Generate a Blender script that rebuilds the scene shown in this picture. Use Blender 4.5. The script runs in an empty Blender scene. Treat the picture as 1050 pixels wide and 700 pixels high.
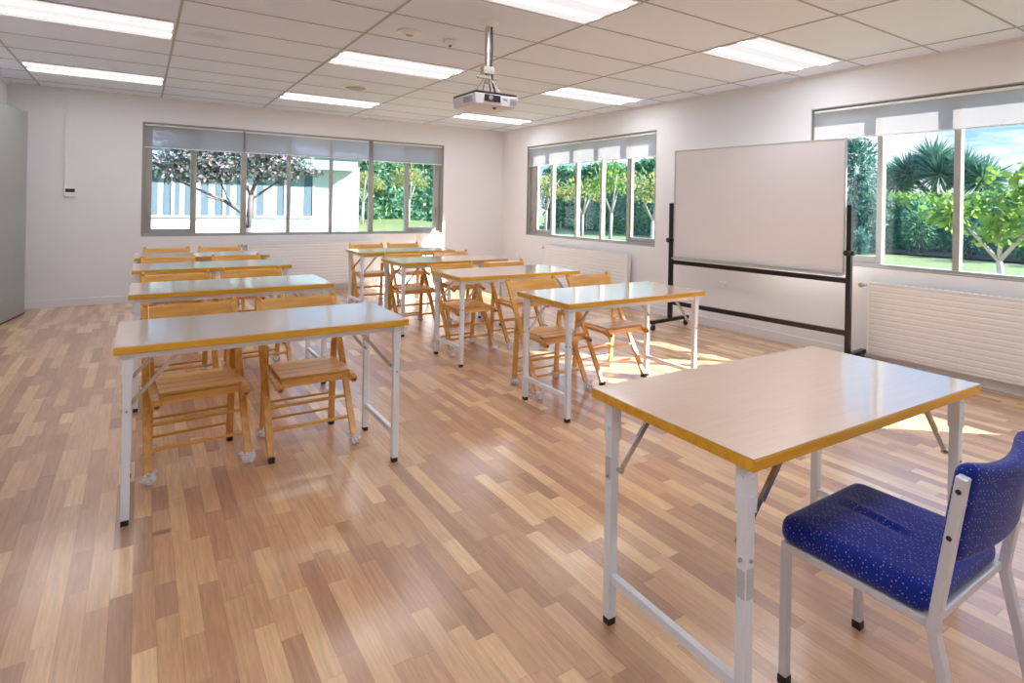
import bpy, bmesh, math, random
import numpy as np
from mathutils import Vector, Matrix, Quaternion
random.seed(7)
S = bpy.context.scene
COL = S.collection

# ------------------------------------------------------------------ camera
F_PX, CX, CY, CAM_H, YAW, ROLL = 604.08, 561.65, 210.5, 1.3338, 0.6056, 0.0188
_r = Vector((math.cos(YAW), -math.sin(YAW), 0)); _f = Vector((math.sin(YAW), math.cos(YAW), 0)); _u = Vector((0, 0, 1))
_R = _r*math.cos(ROLL) + _u*math.sin(ROLL); _U = _u*math.cos(ROLL) - _r*math.sin(ROLL)
cam_d = bpy.data.cameras.new('camera'); cam = bpy.data.objects.new('camera', cam_d); COL.objects.link(cam)
m = Matrix.Identity(4)
for i in range(3):
    m[i][0], m[i][1], m[i][2] = _R[i], _U[i], -_f[i]
m[2][3] = CAM_H
cam.matrix_world = m
cam_d.sensor_width = 36; cam_d.sensor_fit = 'HORIZONTAL'; cam_d.lens = F_PX/1050*36
cam_d.shift_x = -(CX-525)/1050; cam_d.shift_y = (CY-350)/1050
cam_d.clip_start = 0.05; cam_d.clip_end = 500
S.camera = cam

# ------------------------------------------------------------------ light and exposure
S.view_settings.view_transform = 'Standard'; S.view_settings.look = 'None'
S.view_settings.exposure = 1.3; S.view_settings.gamma = 1.0; S.view_settings.use_curve_mapping = False
SUN_DIR = Vector((-1.0, 0.88, -0.83)); SUN_STRENGTH = 9.0
SKY_STRENGTH = 1.1; PANEL_STRENGTH = 9.5
sd = bpy.data.lights.new('sun', 'SUN'); sd.energy = SUN_STRENGTH; sd.color = (1.0, 0.95, 0.90); sd.angle = 0.009
sun = bpy.data.objects.new('sun', sd); COL.objects.link(sun)
sun.rotation_mode = 'QUATERNION'; sun.rotation_quaternion = SUN_DIR.to_track_quat('-Z', 'Y'); sun.location = (20, -15, 18)

W = bpy.data.worlds.new('sky'); S.world = W; W.use_nodes = True
nt = W.node_tree; nt.nodes.clear()
def N(nt, t, **kw):
    n = nt.nodes.new(t)
    for k, v in kw.items(): setattr(n, k, v)
    return n
def L(nt, a, b): nt.links.new(a, b)
tc = N(nt, 'ShaderNodeTexCoord'); sep = N(nt, 'ShaderNodeSeparateXYZ'); L(nt, tc.outputs['Generated'], sep.inputs[0])
gr = N(nt, 'ShaderNodeValToRGB'); L(nt, sep.outputs['Z'], gr.inputs[0])
e = gr.color_ramp.elements; e[0].position = 0.0; e[0].color = (0.30, 0.40, 0.46, 1); e[1].position = 0.6; e[1].color = (0.34, 0.66, 1.35, 1)
x = gr.color_ramp.elements.new(0.16); x.color = (0.115, 0.265, 0.42, 1)
mp = N(nt, 'ShaderNodeMapping'); mp.inputs['Scale'].default_value = (1.0, 1.0, 4.5); mp.inputs['Location'].default_value = (0.9, 0.4, 0.0)
L(nt, tc.outputs['Generated'], mp.inputs[0])
no = N(nt, 'ShaderNodeTexNoise'); no.inputs['Scale'].default_value = 4.2; no.inputs['Detail'].default_value = 7; no.inputs['Roughness'].default_value = 0.58
L(nt, mp.outputs[0], no.inputs['Vector'])
cr = N(nt, 'ShaderNodeValToRGB'); L(nt, no.outputs['Fac'], cr.inputs[0])
cr.color_ramp.elements[0].position = 0.47; cr.color_ramp.elements[0].color = (0, 0, 0, 1); cr.color_ramp.elements[1].position = 0.58; cr.color_ramp.elements[1].color = (1, 1, 1, 1)
lo_ = N(nt, 'ShaderNodeMapRange', interpolation_type='SMOOTHSTEP'); lo_.inputs['From Min'].default_value = 0.10; lo_.inputs['From Max'].default_value = 0.32; lo_.inputs['To Min'].default_value = 1.0; lo_.inputs['To Max'].default_value = 0.15; L(nt, sep.outputs['Z'], lo_.inputs['Value'])
cm = N(nt, 'ShaderNodeMath', operation='MULTIPLY'); L(nt, cr.outputs[0], cm.inputs[0]); L(nt, lo_.outputs[0], cm.inputs[1])
mx = N(nt, 'ShaderNodeMix', data_type='RGBA'); L(nt, cm.outputs[0], mx.inputs[0]); L(nt, gr.outputs[0], mx.inputs[6]); mx.inputs[7].default_value = (0.52, 0.54, 0.58, 1)
bg = N(nt, 'ShaderNodeBackground'); bg.inputs['Strength'].default_value = SKY_STRENGTH; L(nt, mx.outputs[2], bg.inputs['Color'])
wo = N(nt, 'ShaderNodeOutputWorld'); L(nt, bg.outputs[0], wo.inputs[0])

# ------------------------------------------------------------------ materials
def mat(name):
    m = bpy.data.materials.new(name); m.use_nodes = True
    return m, m.node_tree, m.node_tree.nodes['Principled BSDF']
def plain(name, col, rough=0.5, metal=0.0, spec=0.5, var=0.0, vscale=20, coat=0.0, bump=0.0):
    m, nt, b = mat(name)
    b.inputs['Base Color'].default_value = (*col, 1); b.inputs['Roughness'].default_value = rough
    b.inputs['Metallic'].default_value = metal; b.inputs['Specular IOR Level'].default_value = spec
    b.inputs['Coat Weight'].default_value = coat; b.inputs['Coat Roughness'].default_value = 0.08
    if var or bump:
        tc = N(nt, 'ShaderNodeTexCoord'); no = N(nt, 'ShaderNodeTexNoise'); no.inputs['Scale'].default_value = vscale; no.inputs['Detail'].default_value = 4
        L(nt, tc.outputs['Object'], no.inputs['Vector'])
        if var:
            mr = N(nt, 'ShaderNodeMapRange'); mr.inputs['To Min'].default_value = 1-var; mr.inputs['To Max'].default_value = 1+var
            L(nt, no.outputs['Fac'], mr.inputs['Value'])
            mu = N(nt, 'ShaderNodeVectorMath', operation='SCALE'); mu.inputs[0].default_value = col; L(nt, mr.outputs[0], mu.inputs['Scale'])
            L(nt, mu.outputs[0], b.inputs['Base Color'])
        if bump:
            bp = N(nt, 'ShaderNodeBump'); bp.inputs['Strength'].default_value = bump; bp.inputs['Distance'].default_value = 0.002
            L(nt, no.outputs['Fac'], bp.inputs['Height']); L(nt, bp.outputs[0], b.inputs['Normal'])
    return m
def wood(name, c1, c2, axis='X', rough=0.35, coat=0.3, scale=1.0):
    m, nt, b = mat(name)
    tc = N(nt, 'ShaderNodeTexCoord'); mp = N(nt, 'ShaderNodeMapping')
    s = {'X': (2, 30, 30), 'Y': (30, 2, 30), 'Z': (30, 30, 2)}[axis]
    mp.inputs['Scale'].default_value = tuple(v*scale for v in s); L(nt, tc.outputs['Object'], mp.inputs[0])
    no = N(nt, 'ShaderNodeTexNoise'); no.inputs['Scale'].default_value = 1.6; no.inputs['Detail'].default_value = 5; L(nt, mp.outputs[0], no.inputs['Vector'])
    r = N(nt, 'ShaderNodeValToRGB'); L(nt, no.outputs['Fac'], r.inputs[0])
    r.color_ramp.elements[0].position = 0.3; r.color_ramp.elements[0].color = (*c1, 1); r.color_ramp.elements[1].position = 0.7; r.color_ramp.elements[1].color = (*c2, 1)
    L(nt, r.outputs[0], b.inputs['Base Color']); b.inputs['Roughness'].default_value = rough
    b.inputs['Coat Weight'].default_value = coat; b.inputs['Coat Roughness'].default_value = 0.15
    return m
def glass(name, tint=(0.96, 0.985, 0.98)):
    m = bpy.data.materials.new(name); m.use_nodes = True; nt = m.node_tree; nt.nodes.clear()
    o = N(nt, 'ShaderNodeOutputMaterial'); t = N(nt, 'ShaderNodeBsdfTransparent'); g = N(nt, 'ShaderNodeBsdfGlossy'); mi = N(nt, 'ShaderNodeMixShader'); lw = N(nt, 'ShaderNodeLayerWeight'); lw.inputs['Blend'].default_value = 0.5
    p5 = N(nt, 'ShaderNodeMath', operation='POWER'); L(nt, lw.outputs['Facing'], p5.inputs[0]); p5.inputs[1].default_value = 5.0
    fr = N(nt, 'ShaderNodeMath', operation='MULTIPLY_ADD'); L(nt, p5.outputs[0], fr.inputs[0]); fr.inputs[1].default_value = 0.55; fr.inputs[2].default_value = 0.025
    t.inputs[0].default_value = (*tint, 1); g.inputs['Roughness'].default_value = 0.0
    L(nt, fr.outputs[0], mi.inputs[0]); L(nt, t.outputs[0], mi.inputs[1]); L(nt, g.outputs[0], mi.inputs[2]); L(nt, mi.outputs[0], o.inputs[0])
    return m
def leafmat(name, cols, trans=0.35):
    m = bpy.data.materials.new(name); m.use_nodes = True; nt = m.node_tree; nt.nodes.clear()
    o = N(nt, 'ShaderNodeOutputMaterial'); g = N(nt, 'ShaderNodeNewGeometry'); r = N(nt, 'ShaderNodeValToRGB'); L(nt, g.outputs['Random Per Island'], r.inputs[0])
    r.color_ramp.interpolation = 'LINEAR'
    el = r.color_ramp.elements
    while len(el) < len(cols): el.new(0.5)
    for i, c in enumerate(cols): el[i].position = i/(len(cols)-1); el[i].color = (*c, 1)
    d = N(nt, 'ShaderNodeBsdfDiffuse'); t = N(nt, 'ShaderNodeBsdfTranslucent'); mi = N(nt, 'ShaderNodeMixShader'); mi.inputs[0].default_value = trans
    L(nt, r.outputs[0], d.inputs[0]); L(nt, r.outputs[0], t.inputs[0]); L(nt, d.outputs[0], mi.inputs[1]); L(nt, t.outputs[0], mi.inputs[2]); L(nt, mi.outputs[0], o.inputs[0])
    return m

M = {}
M['wall'] = plain('wall_paint', (0.80, 0.79, 0.795), 0.75, var=0.02, vscale=3)
M['base'] = plain('baseboard_paint', (0.80, 0.79, 0.80), 0.4)
M['tbar'] = plain('ceiling_grid_shade_grey', (0.42, 0.40, 0.42), 0.5)  # mid grey stands in for the shadow lines along the tile edges
M['white'] = plain('white_enamel', (0.85, 0.85, 0.85), 0.35)
M['radiator'] = plain('radiator_enamel', (0.78, 0.765, 0.75), 0.3)
M['alu'] = plain('bronze_aluminium', (0.38, 0.37, 0.34), 0.35, metal=0.2)
M['alu_light'] = plain('pale_aluminium', (0.50, 0.50, 0.48), 0.35, metal=0.3)
M['glass'] = glass('window_glass')
M['steel'] = plain('grey_painted_steel', (0.80, 0.85, 0.92), 0.32, metal=0.0, var=0.03, vscale=8)
M['chrome'] = plain('zinc_plated_steel', (0.55, 0.52, 0.47), 0.25, metal=0.9)
M['rubber'] = plain('black_rubber', (0.015, 0.015, 0.018), 0.5)
M['blackmetal'] = plain('black_metal', (0.018, 0.015, 0.015), 0.3, metal=0.2)
M['edge'] = wood('golden_oak_edge', (0.66, 0.32, 0.012), (0.80, 0.44, 0.03), 'X', 0.35, 0.2)
M['beech'] = wood('honey_beech', (0.62, 0.29, 0.05), (0.78, 0.43, 0.105), 'Z', 0.35, 0.4)
M['beechx'] = wood('honey_beech_across', (0.62, 0.29, 0.05), (0.78, 0.43, 0.105), 'X', 0.35, 0.4)
M['darkwood'] = plain('dark_end_grain', (0.22, 0.08, 0.03), 0.5)
M['proj_white'] = plain('projector_plastic', (0.72, 0.70, 0.74), 0.4)
M['proj_dark'] = plain('projector_dark', (0.02, 0.015, 0.02), 0.3)
M['door'] = plain('door_laminate', (0.29, 0.305, 0.275), 0.3, var=0.05, vscale=3, coat=0.3)
M['sticker'] = plain('grey_sticker', (0.55, 0.57, 0.60), 0.6, var=0.3, vscale=220)
M['greytext'] = plain('grey_print', (0.25, 0.25, 0.3), 0.6)

# table laminate: pale beige, satin lacquer
m_, nt, b = mat('table_laminate'); M['laminate'] = m_
tc = N(nt, 'ShaderNodeTexCoord'); mp = N(nt, 'ShaderNodeMapping'); mp.inputs['Scale'].default_value = (3, 40, 40); L(nt, tc.outputs['Object'], mp.inputs[0])
no = N(nt, 'ShaderNodeTexNoise'); no.inputs['Scale'].default_value = 2; no.inputs['Detail'].default_value = 6; L(nt, mp.outputs[0], no.inputs['Vector'])
r = N(nt, 'ShaderNodeValToRGB'); L(nt, no.outputs['Fac'], r.inputs[0])
r.color_ramp.elements[0].position = 0.3; r.color_ramp.elements[0].color = (0.68, 0.485, 0.355, 1); r.color_ramp.elements[1].position = 0.75; r.color_ramp.elements[1].color = (0.73, 0.53, 0.395, 1)
L(nt, r.outputs[0], b.inputs['Base Color']); b.inputs['Roughness'].default_value = 0.3; b.inputs['Coat Weight'].default_value = 1.0; b.inputs['Coat Roughness'].default_value = 0.10; b.inputs['Coat IOR'].default_value = 1.75

# plank floor: strips along Y of random length and tone, lacquered
m_, nt, b = mat('floor_planks'); M['floor'] = m_
tc = N(nt, 'ShaderNodeTexCoord'); sx = N(nt, 'ShaderNodeSeparateXYZ'); L(nt, tc.outputs['Object'], sx.inputs[0])
def mth(nt, op, a=None, b=None, va=None, vb=None):
    n = N(nt, 'ShaderNodeMath', operation=op)
    if a is not None: L(nt, a, n.inputs[0])
    if b is not None: L(nt, b, n.inputs[1])
    if va is not None: n.inputs[0].default_value = va
    if vb is not None: n.inputs[1].default_value = vb
    return n.outputs[0]
PW = 0.062
col = mth(nt, 'DIVIDE', sx.outputs['X'], vb=PW); ci = mth(nt, 'FLOOR', col); cf = mth(nt, 'FRACT', col)
wn = N(nt, 'ShaderNodeTexWhiteNoise', noise_dimensions='1D'); L(nt, ci, wn.inputs['W'])
off = mth(nt, 'MULTIPLY', wn.outputs['Value'], vb=3.7)
yy = mth(nt, 'ADD', sx.outputs['Y'], off)
ln = mth(nt, 'DIVIDE', yy, vb=0.42)
# uneven lengths: warp the running coordinate
wob = N(nt, 'ShaderNodeTexNoise', noise_dimensions='2D'); cb = N(nt, 'ShaderNodeCombineXYZ'); L(nt, mth(nt, 'MULTIPLY', ci, vb=7.31), cb.inputs[0]); L(nt, ln, cb.inputs[1])
wob.inputs['Scale'].default_value = 0.9; wob.inputs['Detail'].default_value = 0; L(nt, cb.outputs[0], wob.inputs['Vector'])
ln2 = mth(nt, 'ADD', ln, mth(nt, 'MULTIPLY', wob.outputs['Fac'], vb=1.6))
ri = mth(nt, 'FLOOR', ln2); rf = mth(nt, 'FRACT', ln2)
idv = N(nt, 'ShaderNodeCombineXYZ'); L(nt, ci, idv.inputs[0]); L(nt, ri, idv.inputs[1])
w2 = N(nt, 'ShaderNodeTexWhiteNoise', noise_dimensions='2D'); L(nt, idv.outputs[0], w2.inputs['Vector'])
pr = N(nt, 'ShaderNodeValToRGB'); L(nt, w2.outputs['Value'], pr.inputs[0]); el = pr.color_ramp.elements
PLK = [(0.0, (0.456, 0.252, 0.146)), (0.3, (0.573, 0.328, 0.181)), (0.6, (0.667, 0.404, 0.222)), (0.85, (0.749, 0.486, 0.263)), (1.0, (0.854, 0.591, 0.322))]
while len(el) < len(PLK): el.new(0.5)
for i, (p, c) in enumerate(PLK): el[i].position = p; el[i].color = (*c, 1)
gm = N(nt, 'ShaderNodeMapping'); gm.inputs['Scale'].default_value = (60, 3.5, 1); va = N(nt, 'ShaderNodeVectorMath', operation='ADD'); L(nt, tc.outputs['Object'], va.inputs[0]); L(nt, w2.outputs['Color'], va.inputs[1]); L(nt, va.outputs[0], gm.inputs[0])
gn = N(nt, 'ShaderNodeTexNoise'); gn.inputs['Scale'].default_value = 1.5; gn.inputs['Detail'].default_value = 6; gn.inputs['Roughness'].default_value = 0.65; L(nt, gm.outputs[0], gn.inputs['Vector'])
gmr = N(nt, 'ShaderNodeMapRange'); gmr.inputs['From Min'].default_value = 0.25; gmr.inputs['From Max'].default_value = 0.75; gmr.inputs['To Min'].default_value = 0.76; gmr.inputs['To Max'].default_value = 1.20; L(nt, gn.outputs['Fac'], gmr.inputs['Value'])
ec = mth(nt, 'LESS_THAN', mth(nt, 'MINIMUM', cf, mth(nt, 'SUBTRACT', None, cf, va=1.0)), vb=0.012)
er = mth(nt, 'LESS_THAN', mth(nt, 'MINIMUM', rf, mth(nt, 'SUBTRACT', None, rf, va=1.0)), vb=0.003)
gap = mth(nt, 'SUBTRACT', None, mth(nt, 'MULTIPLY', mth(nt, 'MAXIMUM', ec, er), vb=0.28), va=1.0)
sc = N(nt, 'ShaderNodeVectorMath', operation='SCALE'); L(nt, pr.outputs[0], sc.inputs[0]); L(nt, mth(nt, 'MULTIPLY', gmr.outputs[0], gap), sc.inputs['Scale'])
L(nt, sc.outputs[0], b.inputs['Base Color']); b.inputs['Roughness'].default_value = 0.42
b.inputs['Coat Weight'].default_value = 0.9; b.inputs['Coat Roughness'].default_value = 0.20; b.inputs['Coat IOR'].default_value = 1.42

# ceiling tiles: off-white mineral board with one faint water stain
m_, nt, b = mat('ceiling_tiles'); M['ceiling'] = m_
tc = N(nt, 'ShaderNodeTexCoord'); vm = N(nt, 'ShaderNodeVectorMath', operation='SUBTRACT'); L(nt, tc.outputs['Object'], vm.inputs[0]); vm.inputs[1].default_value = (0.45, 5.43, 2.638)
vs = N(nt, 'ShaderNodeVectorMath', operation='MULTIPLY'); L(nt, vm.outputs[0], vs.inputs[0]); vs.inputs[1].default_value = (1, 1.6, 1)
vl = N(nt, 'ShaderNodeVectorMath', operation='LENGTH'); L(nt, vs.outputs[0], vl.inputs[0])
no = N(nt, 'ShaderNodeTexNoise'); no.inputs['Scale'].default_value = 9; L(nt, tc.outputs['Object'], no.inputs['Vector'])
rad = mth(nt, 'ADD', vl.outputs['Value'], mth(nt, 'MULTIPLY', no.outputs['Fac'], vb=0.2))
st = N(nt, 'ShaderNodeMapRange'); st.inputs['From Min'].default_value = 0.2; st.inputs['From Max'].default_value = 0.32; st.inputs['To Min'].default_value = 1; st.inputs['To Max'].default_value = 0; L(nt, rad, st.inputs['Value'])
mi = N(nt, 'ShaderNodeMix', data_type='RGBA'); L(nt, mth(nt, 'MULTIPLY', st.outputs[0], vb=0.35), mi.inputs[0]); mi.inputs[6].default_value = (0.79, 0.85, 0.97, 1); mi.inputs[7].default_value = (0.60, 0.55, 0.54, 1)
L(nt, mi.outputs[2], b.inputs['Base Color']); b.inputs['Roughness'].default_value = 0.85

# lamp diffuser: two tubes behind ribbed plastic
m_ = bpy.data.materials.new('lamp_diffuser'); m_.use_nodes = True; nt = m_.node_tree; nt.nodes.clear(); M['diffuser'] = m_
o = N(nt, 'ShaderNodeOutputMaterial'); em = N(nt, 'ShaderNodeEmission'); tc = N(nt, 'ShaderNodeTexCoord'); sx = N(nt, 'ShaderNodeSeparateXYZ'); L(nt, tc.outputs['Object'], sx.inputs[0])
ay = mth(nt, 'SUBTRACT', mth(nt, 'ABSOLUTE', sx.outputs['Y']), vb=0.13); ay = mth(nt, 'ABSOLUTE', ay)
mr = N(nt, 'ShaderNodeMapRange', interpolation_type='SMOOTHSTEP'); mr.inputs['From Min'].default_value = 0.012; mr.inputs['From Max'].default_value = 0.06; mr.inputs['To Min'].default_value = 1.0; mr.inputs['To Max'].default_value = 0.041; L(nt, ay, mr.inputs['Value'])
L(nt, mth(nt, 'MULTIPLY', mr.outputs[0], vb=PANEL_STRENGTH), em.inputs['Strength']); lc = N(nt, 'ShaderNodeMix', data_type='RGBA'); L(nt, mr.outputs[0], lc.inputs[0]); lc.inputs[6].default_value = (1.0, 0.94, 0.93, 1); lc.inputs[7].default_value = (0.94, 0.98, 1.08, 1); L(nt, lc.outputs[2], em.inputs['Color']); L(nt, em.outputs[0], o.inputs[0])

# screen fabric of the roller blinds
m_ = bpy.data.materials.new('blind_screen_fabric'); m_.use_nodes = True; nt = m_.node_tree; nt.nodes.clear(); M['blind'] = m_
o = N(nt, 'ShaderNodeOutputMaterial'); t = N(nt, 'ShaderNodeBsdfTransparent'); d = N(nt, 'ShaderNodeBsdfDiffuse'); tl = N(nt, 'ShaderNodeBsdfTranslucent')
d.inputs[0].default_value = (0.66, 0.65, 0.67, 1); tl.inputs[0].default_value = (0.50, 0.47, 0.45, 1); t.inputs[0].default_value = (0.9, 0.92, 1, 1)
a1 = N(nt, 'ShaderNodeMixShader'); a1.inputs[0].default_value = 0.5; L(nt, d.outputs[0], a1.inputs[1]); L(nt, tl.outputs[0], a1.inputs[2])
a2 = N(nt, 'ShaderNodeMixShader'); a2.inputs[0].default_value = 0.30; L(nt, a1.outputs[0], a2.inputs[1]); L(nt, t.outputs[0], a2.inputs[2]); L(nt, a2.outputs[0], o.inputs[0])

# crinkled clear plastic over the chair feet
m_, nt, b = mat('crinkled_plastic'); M['plastic'] = m_
b.inputs['Base Color'].default_value = (0.92, 0.91, 0.94, 1); b.inputs['Roughness'].default_value = 0.12; b.inputs['Transmission Weight'].default_value = 0.2; b.inputs['IOR'].default_value = 1.3

# blue upholstery with rows of pale flecks
m_, nt, b = mat('blue_fleck_fabric'); M['blue'] = m_
tc = N(nt, 'ShaderNodeTexCoord'); mp = N(nt, 'ShaderNodeMapping'); mp.inputs['Rotation'].default_value = (0.6, 0.35, 0.78); L(nt, tc.outputs['Object'], mp.inputs[0])
vo = N(nt, 'ShaderNodeTexVoronoi'); vo.inputs['Scale'].default_value = 118; vo.inputs['Randomness'].default_value = 0.38; L(nt, mp.outputs[0], vo.inputs['Vector'])
lt = mth(nt, 'LESS_THAN', vo.outputs['Distance'], vb=0.21)
no = N(nt, 'ShaderNodeTexNoise'); no.inputs['Scale'].default_value = 300; L(nt, tc.outputs['Object'], no.inputs['Vector'])
mi = N(nt, 'ShaderNodeMix', data_type='RGBA'); L(nt, mth(nt, 'MULTIPLY', lt, vb=0.8), mi.inputs[0]); mi.inputs[6].default_value = (0.007, 0.020, 0.235, 1); mi.inputs[7].default_value = (0.30, 0.36, 0.62, 1)
L(nt, mi.outputs[2], b.inputs['Base Color']); b.inputs['Roughness'].default_value = 0.9; b.inputs['Specular IOR Level'].default_value = 0.15
b.inputs['Sheen Weight'].default_value = 0.25
bp = N(nt, 'ShaderNodeBump'); bp.inputs['Strength'].default_value = 0.25; bp.inputs['Distance'].default_value = 0.001; L(nt, no.outputs['Fac'], bp.inputs['Height']); L(nt, bp.outputs[0], b.inputs['Normal'])

# writing surface of the board
M['board'] = plain('whiteboard_enamel', (0.68, 0.66, 0.67), 0.4, var=0.012, vscale=2)
# outdoors
M['lawn'] = plain('lawn_grass', (0.12, 0.16, 0.05), 0.9, var=0.35, vscale=2.5)
M['render_white'] = plain('white_render', (0.62, 0.63, 0.65), 0.8)
M['fascia'] = plain('pale_blue_fascia', (0.30, 0.44, 0.48), 0.6)
M['roofing'] = plain('grey_roofing', (0.40, 0.40, 0.42), 0.7)
M['curtain'] = plain('blue_grey_curtain', (0.085, 0.13, 0.17), 0.8, var=0.15, vscale=6)
M['net'] = plain('pale_net_curtain', (0.24, 0.31, 0.30), 0.8, var=0.08, vscale=8)
M['bark'] = plain('pale_bark', (0.42, 0.36, 0.33), 0.9, var=0.3, vscale=12)
M['barkdark'] = plain('grey_bark', (0.15, 0.12, 0.11), 0.9, var=0.3, vscale=12)
M['soil'] = plain('bark_mulch', (0.10, 0.07, 0.05), 0.95, var=0.4, vscale=5)
M['leaf_hedge'] = leafmat('hedge_leaves', [(0.05, 0.14, 0.09), (0.10, 0.26, 0.15), (0.17, 0.36, 0.20), (0.30, 0.48, 0.22)])
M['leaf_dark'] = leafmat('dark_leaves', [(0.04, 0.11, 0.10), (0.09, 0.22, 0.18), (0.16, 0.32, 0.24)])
M['leaf_yellow'] = leafmat('yellow_green_leaves', [(0.12, 0.25, 0.10), (0.24, 0.33, 0.12), (0.42, 0.40, 0.12), (0.40, 0.28, 0.12)], 0.5)
M['leaf_lime'] = leafmat('lime_leaves', [(0.09, 0.20, 0.05), (0.17, 0.30, 0.06), (0.34, 0.42, 0.10)], 0.5)
M['leaf_pink'] = leafmat('pink_grey_leaves', [(0.05, 0.09, 0.07), (0.10, 0.15, 0.11), (0.16, 0.20, 0.16), (0.34, 0.24, 0.26), (0.50, 0.42, 0.45)], 0.4)
M['leaf_spike'] = leafmat('spiky_leaves', [(0.04, 0.13, 0.10), (0.10, 0.24, 0.18), (0.20, 0.36, 0.22)], 0.25)

# ------------------------------------------------------------------ helpers
def tag(o, label=None, cat=None, group=None, kind=None):
    if label: o['label'] = label
    if cat: o['category'] = cat
    if group: o['group'] = group
    if kind: o['kind'] = kind
    return o
def empty(name, loc=(0, 0, 0), rz=0.0):
    o = bpy.data.objects.new(name, None); COL.objects.link(o); o.location = loc; o.rotation_euler = (0, 0, rz); o.empty_display_size = 0.1
    return o
class MB:
    def __init__(s): s.bm = bmesh.new(); s.mi = 0
    def _tag(s, vs):
        for f in {f for v in vs for f in v.link_faces}: f.material_index = s.mi
    def box(s, a, b):
        c = [(a[i]+b[i])/2 for i in range(3)]; d = [abs(b[i]-a[i]) for i in range(3)]
        vs = bmesh.ops.create_cube(s.bm, size=1, matrix=Matrix.Translation(c) @ Matrix.Diagonal((*d, 1)))['verts']; s._tag(vs); return vs
    def bar(s, p, q, w, h, up=(0, 0, 1)):
        p, q = Vector(p), Vector(q); z = (q-p); l = z.length; z.normalize()
        xx = Vector(up).cross(z)
        if xx.length < 1e-4: xx = Vector((1, 0, 0))
        xx.normalize(); yy = z.cross(xx)
        mm = Matrix((xx, yy, z)).transposed().to_4x4(); mm.translation = (p+q)/2
        vs = bmesh.ops.create_cube(s.bm, size=1, matrix=mm @ Matrix.Diagonal((w, h, l, 1)))['verts']; s._tag(vs); return vs
    def rod(s, p, q, r, r2=None, seg=10):
        p, q = Vector(p), Vector(q); d = q-p
        mm = d.to_track_quat('Z', 'Y').to_matrix().to_4x4(); mm.translation = (p+q)/2
        vs = bmesh.ops.create_cone(s.bm, cap_ends=True, segments=seg, radius1=r, radius2=r if r2 is None else r2, depth=d.length, matrix=mm)['verts']; s._tag(vs); return vs
    def ball(s, c, r, sub=2, scale=(1, 1, 1)):
        vs = bmesh.ops.create_icosphere(s.bm, subdivisions=sub, radius=r, matrix=Matrix.Translation(c) @ Matrix.Diagonal((*scale, 1)))['verts']; s._tag(vs); return vs
    def tube(s, pts, r, seg=8):
        for a, b_ in zip(pts[:-1], pts[1:]): s.rod(a, b_, r, seg=seg)
        for c in pts[1:-1]: s.ball(c, r, 1)
    def sheet(s, grid):      # rows of points -> quads
        v = [[s.bm.verts.new(p) for p in row] for row in grid]
        for i in range(len(v)-1):
            for j in range(len(v[0])-1):
                f = s.bm.faces.new((v[i][j], v[i][j+1], v[i+1][j+1], v[i+1][j])); f.material_index = s.mi
    def mesh(s, name, mats, smooth=False):
        bmesh.ops.recalc_face_normals(s.bm, faces=s.bm.faces)
        me = bpy.data.meshes.new(name); s.bm.to_mesh(me); s.bm.free()
        for mm in (mats if isinstance(mats, (list, tuple)) else [mats]): me.materials.append(mm)
        if smooth: me.polygons.foreach_set('use_smooth', [True]*len(me.polygons))
        return me
    def build(s, name, mats, parent=None, smooth=False, bevel=0.0, seg=2):
        return put(name, s.mesh(name, mats, smooth), parent, bevel=bevel, seg=seg)
def put(name, me, parent=None, bevel=0.0, seg=2, loc=None):
    o = bpy.data.objects.new(name, me); COL.objects.link(o)
    if parent is not None: o.parent = parent
    if loc: o.location = loc
    if bevel:
        bv = o.modifiers.new('bevel', 'BEVEL'); bv.width = bevel; bv.segments = seg; bv.limit_method = 'ANGLE'; bv.angle_limit = 0.6
    return o
def struct(name, mb, mats, bevel=0.0):
    return tag(mb.build(name, mats, bevel=bevel), kind='structure')

# ------------------------------------------------------------------ room shell
XL, XR, YB, YF, ZC = -1.28, 5.336, 9.162, -3.2, 2.638
T = 0.18
SILL, HEAD = 0.835, 2.312
b_ = MB(); b_.box((XL-T, YF-T, -0.2), (XR+T, YB+T, 0)); struct('floor', b_, M['floor'])
b_ = MB(); b_.box((XL-T, YF-T, ZC), (XR+T, YB+T, ZC+0.12)); struct('ceiling', b_, M['ceiling'])
WX0, WX1 = 0.015, 4.20           # back window
b_ = MB(); b_.box((XL, YB, 0), (WX0, YB+T, ZC)); b_.box((WX1, YB, 0), (XR, YB+T, ZC)); b_.box((WX0, YB, 0), (WX1, YB+T, SILL)); b_.box((WX0, YB, HEAD), (WX1, YB+T, ZC)); struct('wall_back', b_, M['wall'])
R1, R2, R3, R4 = 8.335, 5.325, 3.25, 0.25      # right windows: far pair, near pair
b_ = MB(); b_.box((XR, YF-T, 0), (XR+T, R4, ZC)); b_.box((XR, R3, 0), (XR+T, R2, ZC)); b_.box((XR, R1, 0), (XR+T, YB+T, ZC))
for a, c in ((R4, R3), (R2, R1)): b_.box((XR, a, 0), (XR+T, c, SILL)); b_.box((XR, a, HEAD), (XR+T, c, ZC))
struct('wall_right', b_, M['wall'])
b_ = MB(); b_.box((XL-T, YF-T, 0), (XL, YB+T, ZC)); struct('wall_left', b_, M['wall'])
b_ = MB(); b_.box((XL, YF-T, 0), (XR, YF, ZC)); struct('wall_front', b_, M['wall'])
b_ = MB(); b_.box((XL, YB-0.014, 0), (XR, YB, 0.095)); struct('baseboard_back', b_, M['base'], 0.004)
b_ = MB(); b_.box((XR-0.014, YF, 0), (XR, YB-0.014, 0.095)); struct('baseboard_right', b_, M['base'], 0.004)
b_ = MB(); b_.box((XL, YF, 0), (XL+0.014, YB-0.014, 0.095)); struct('baseboard_left', b_, M['base'], 0.004)
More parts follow.
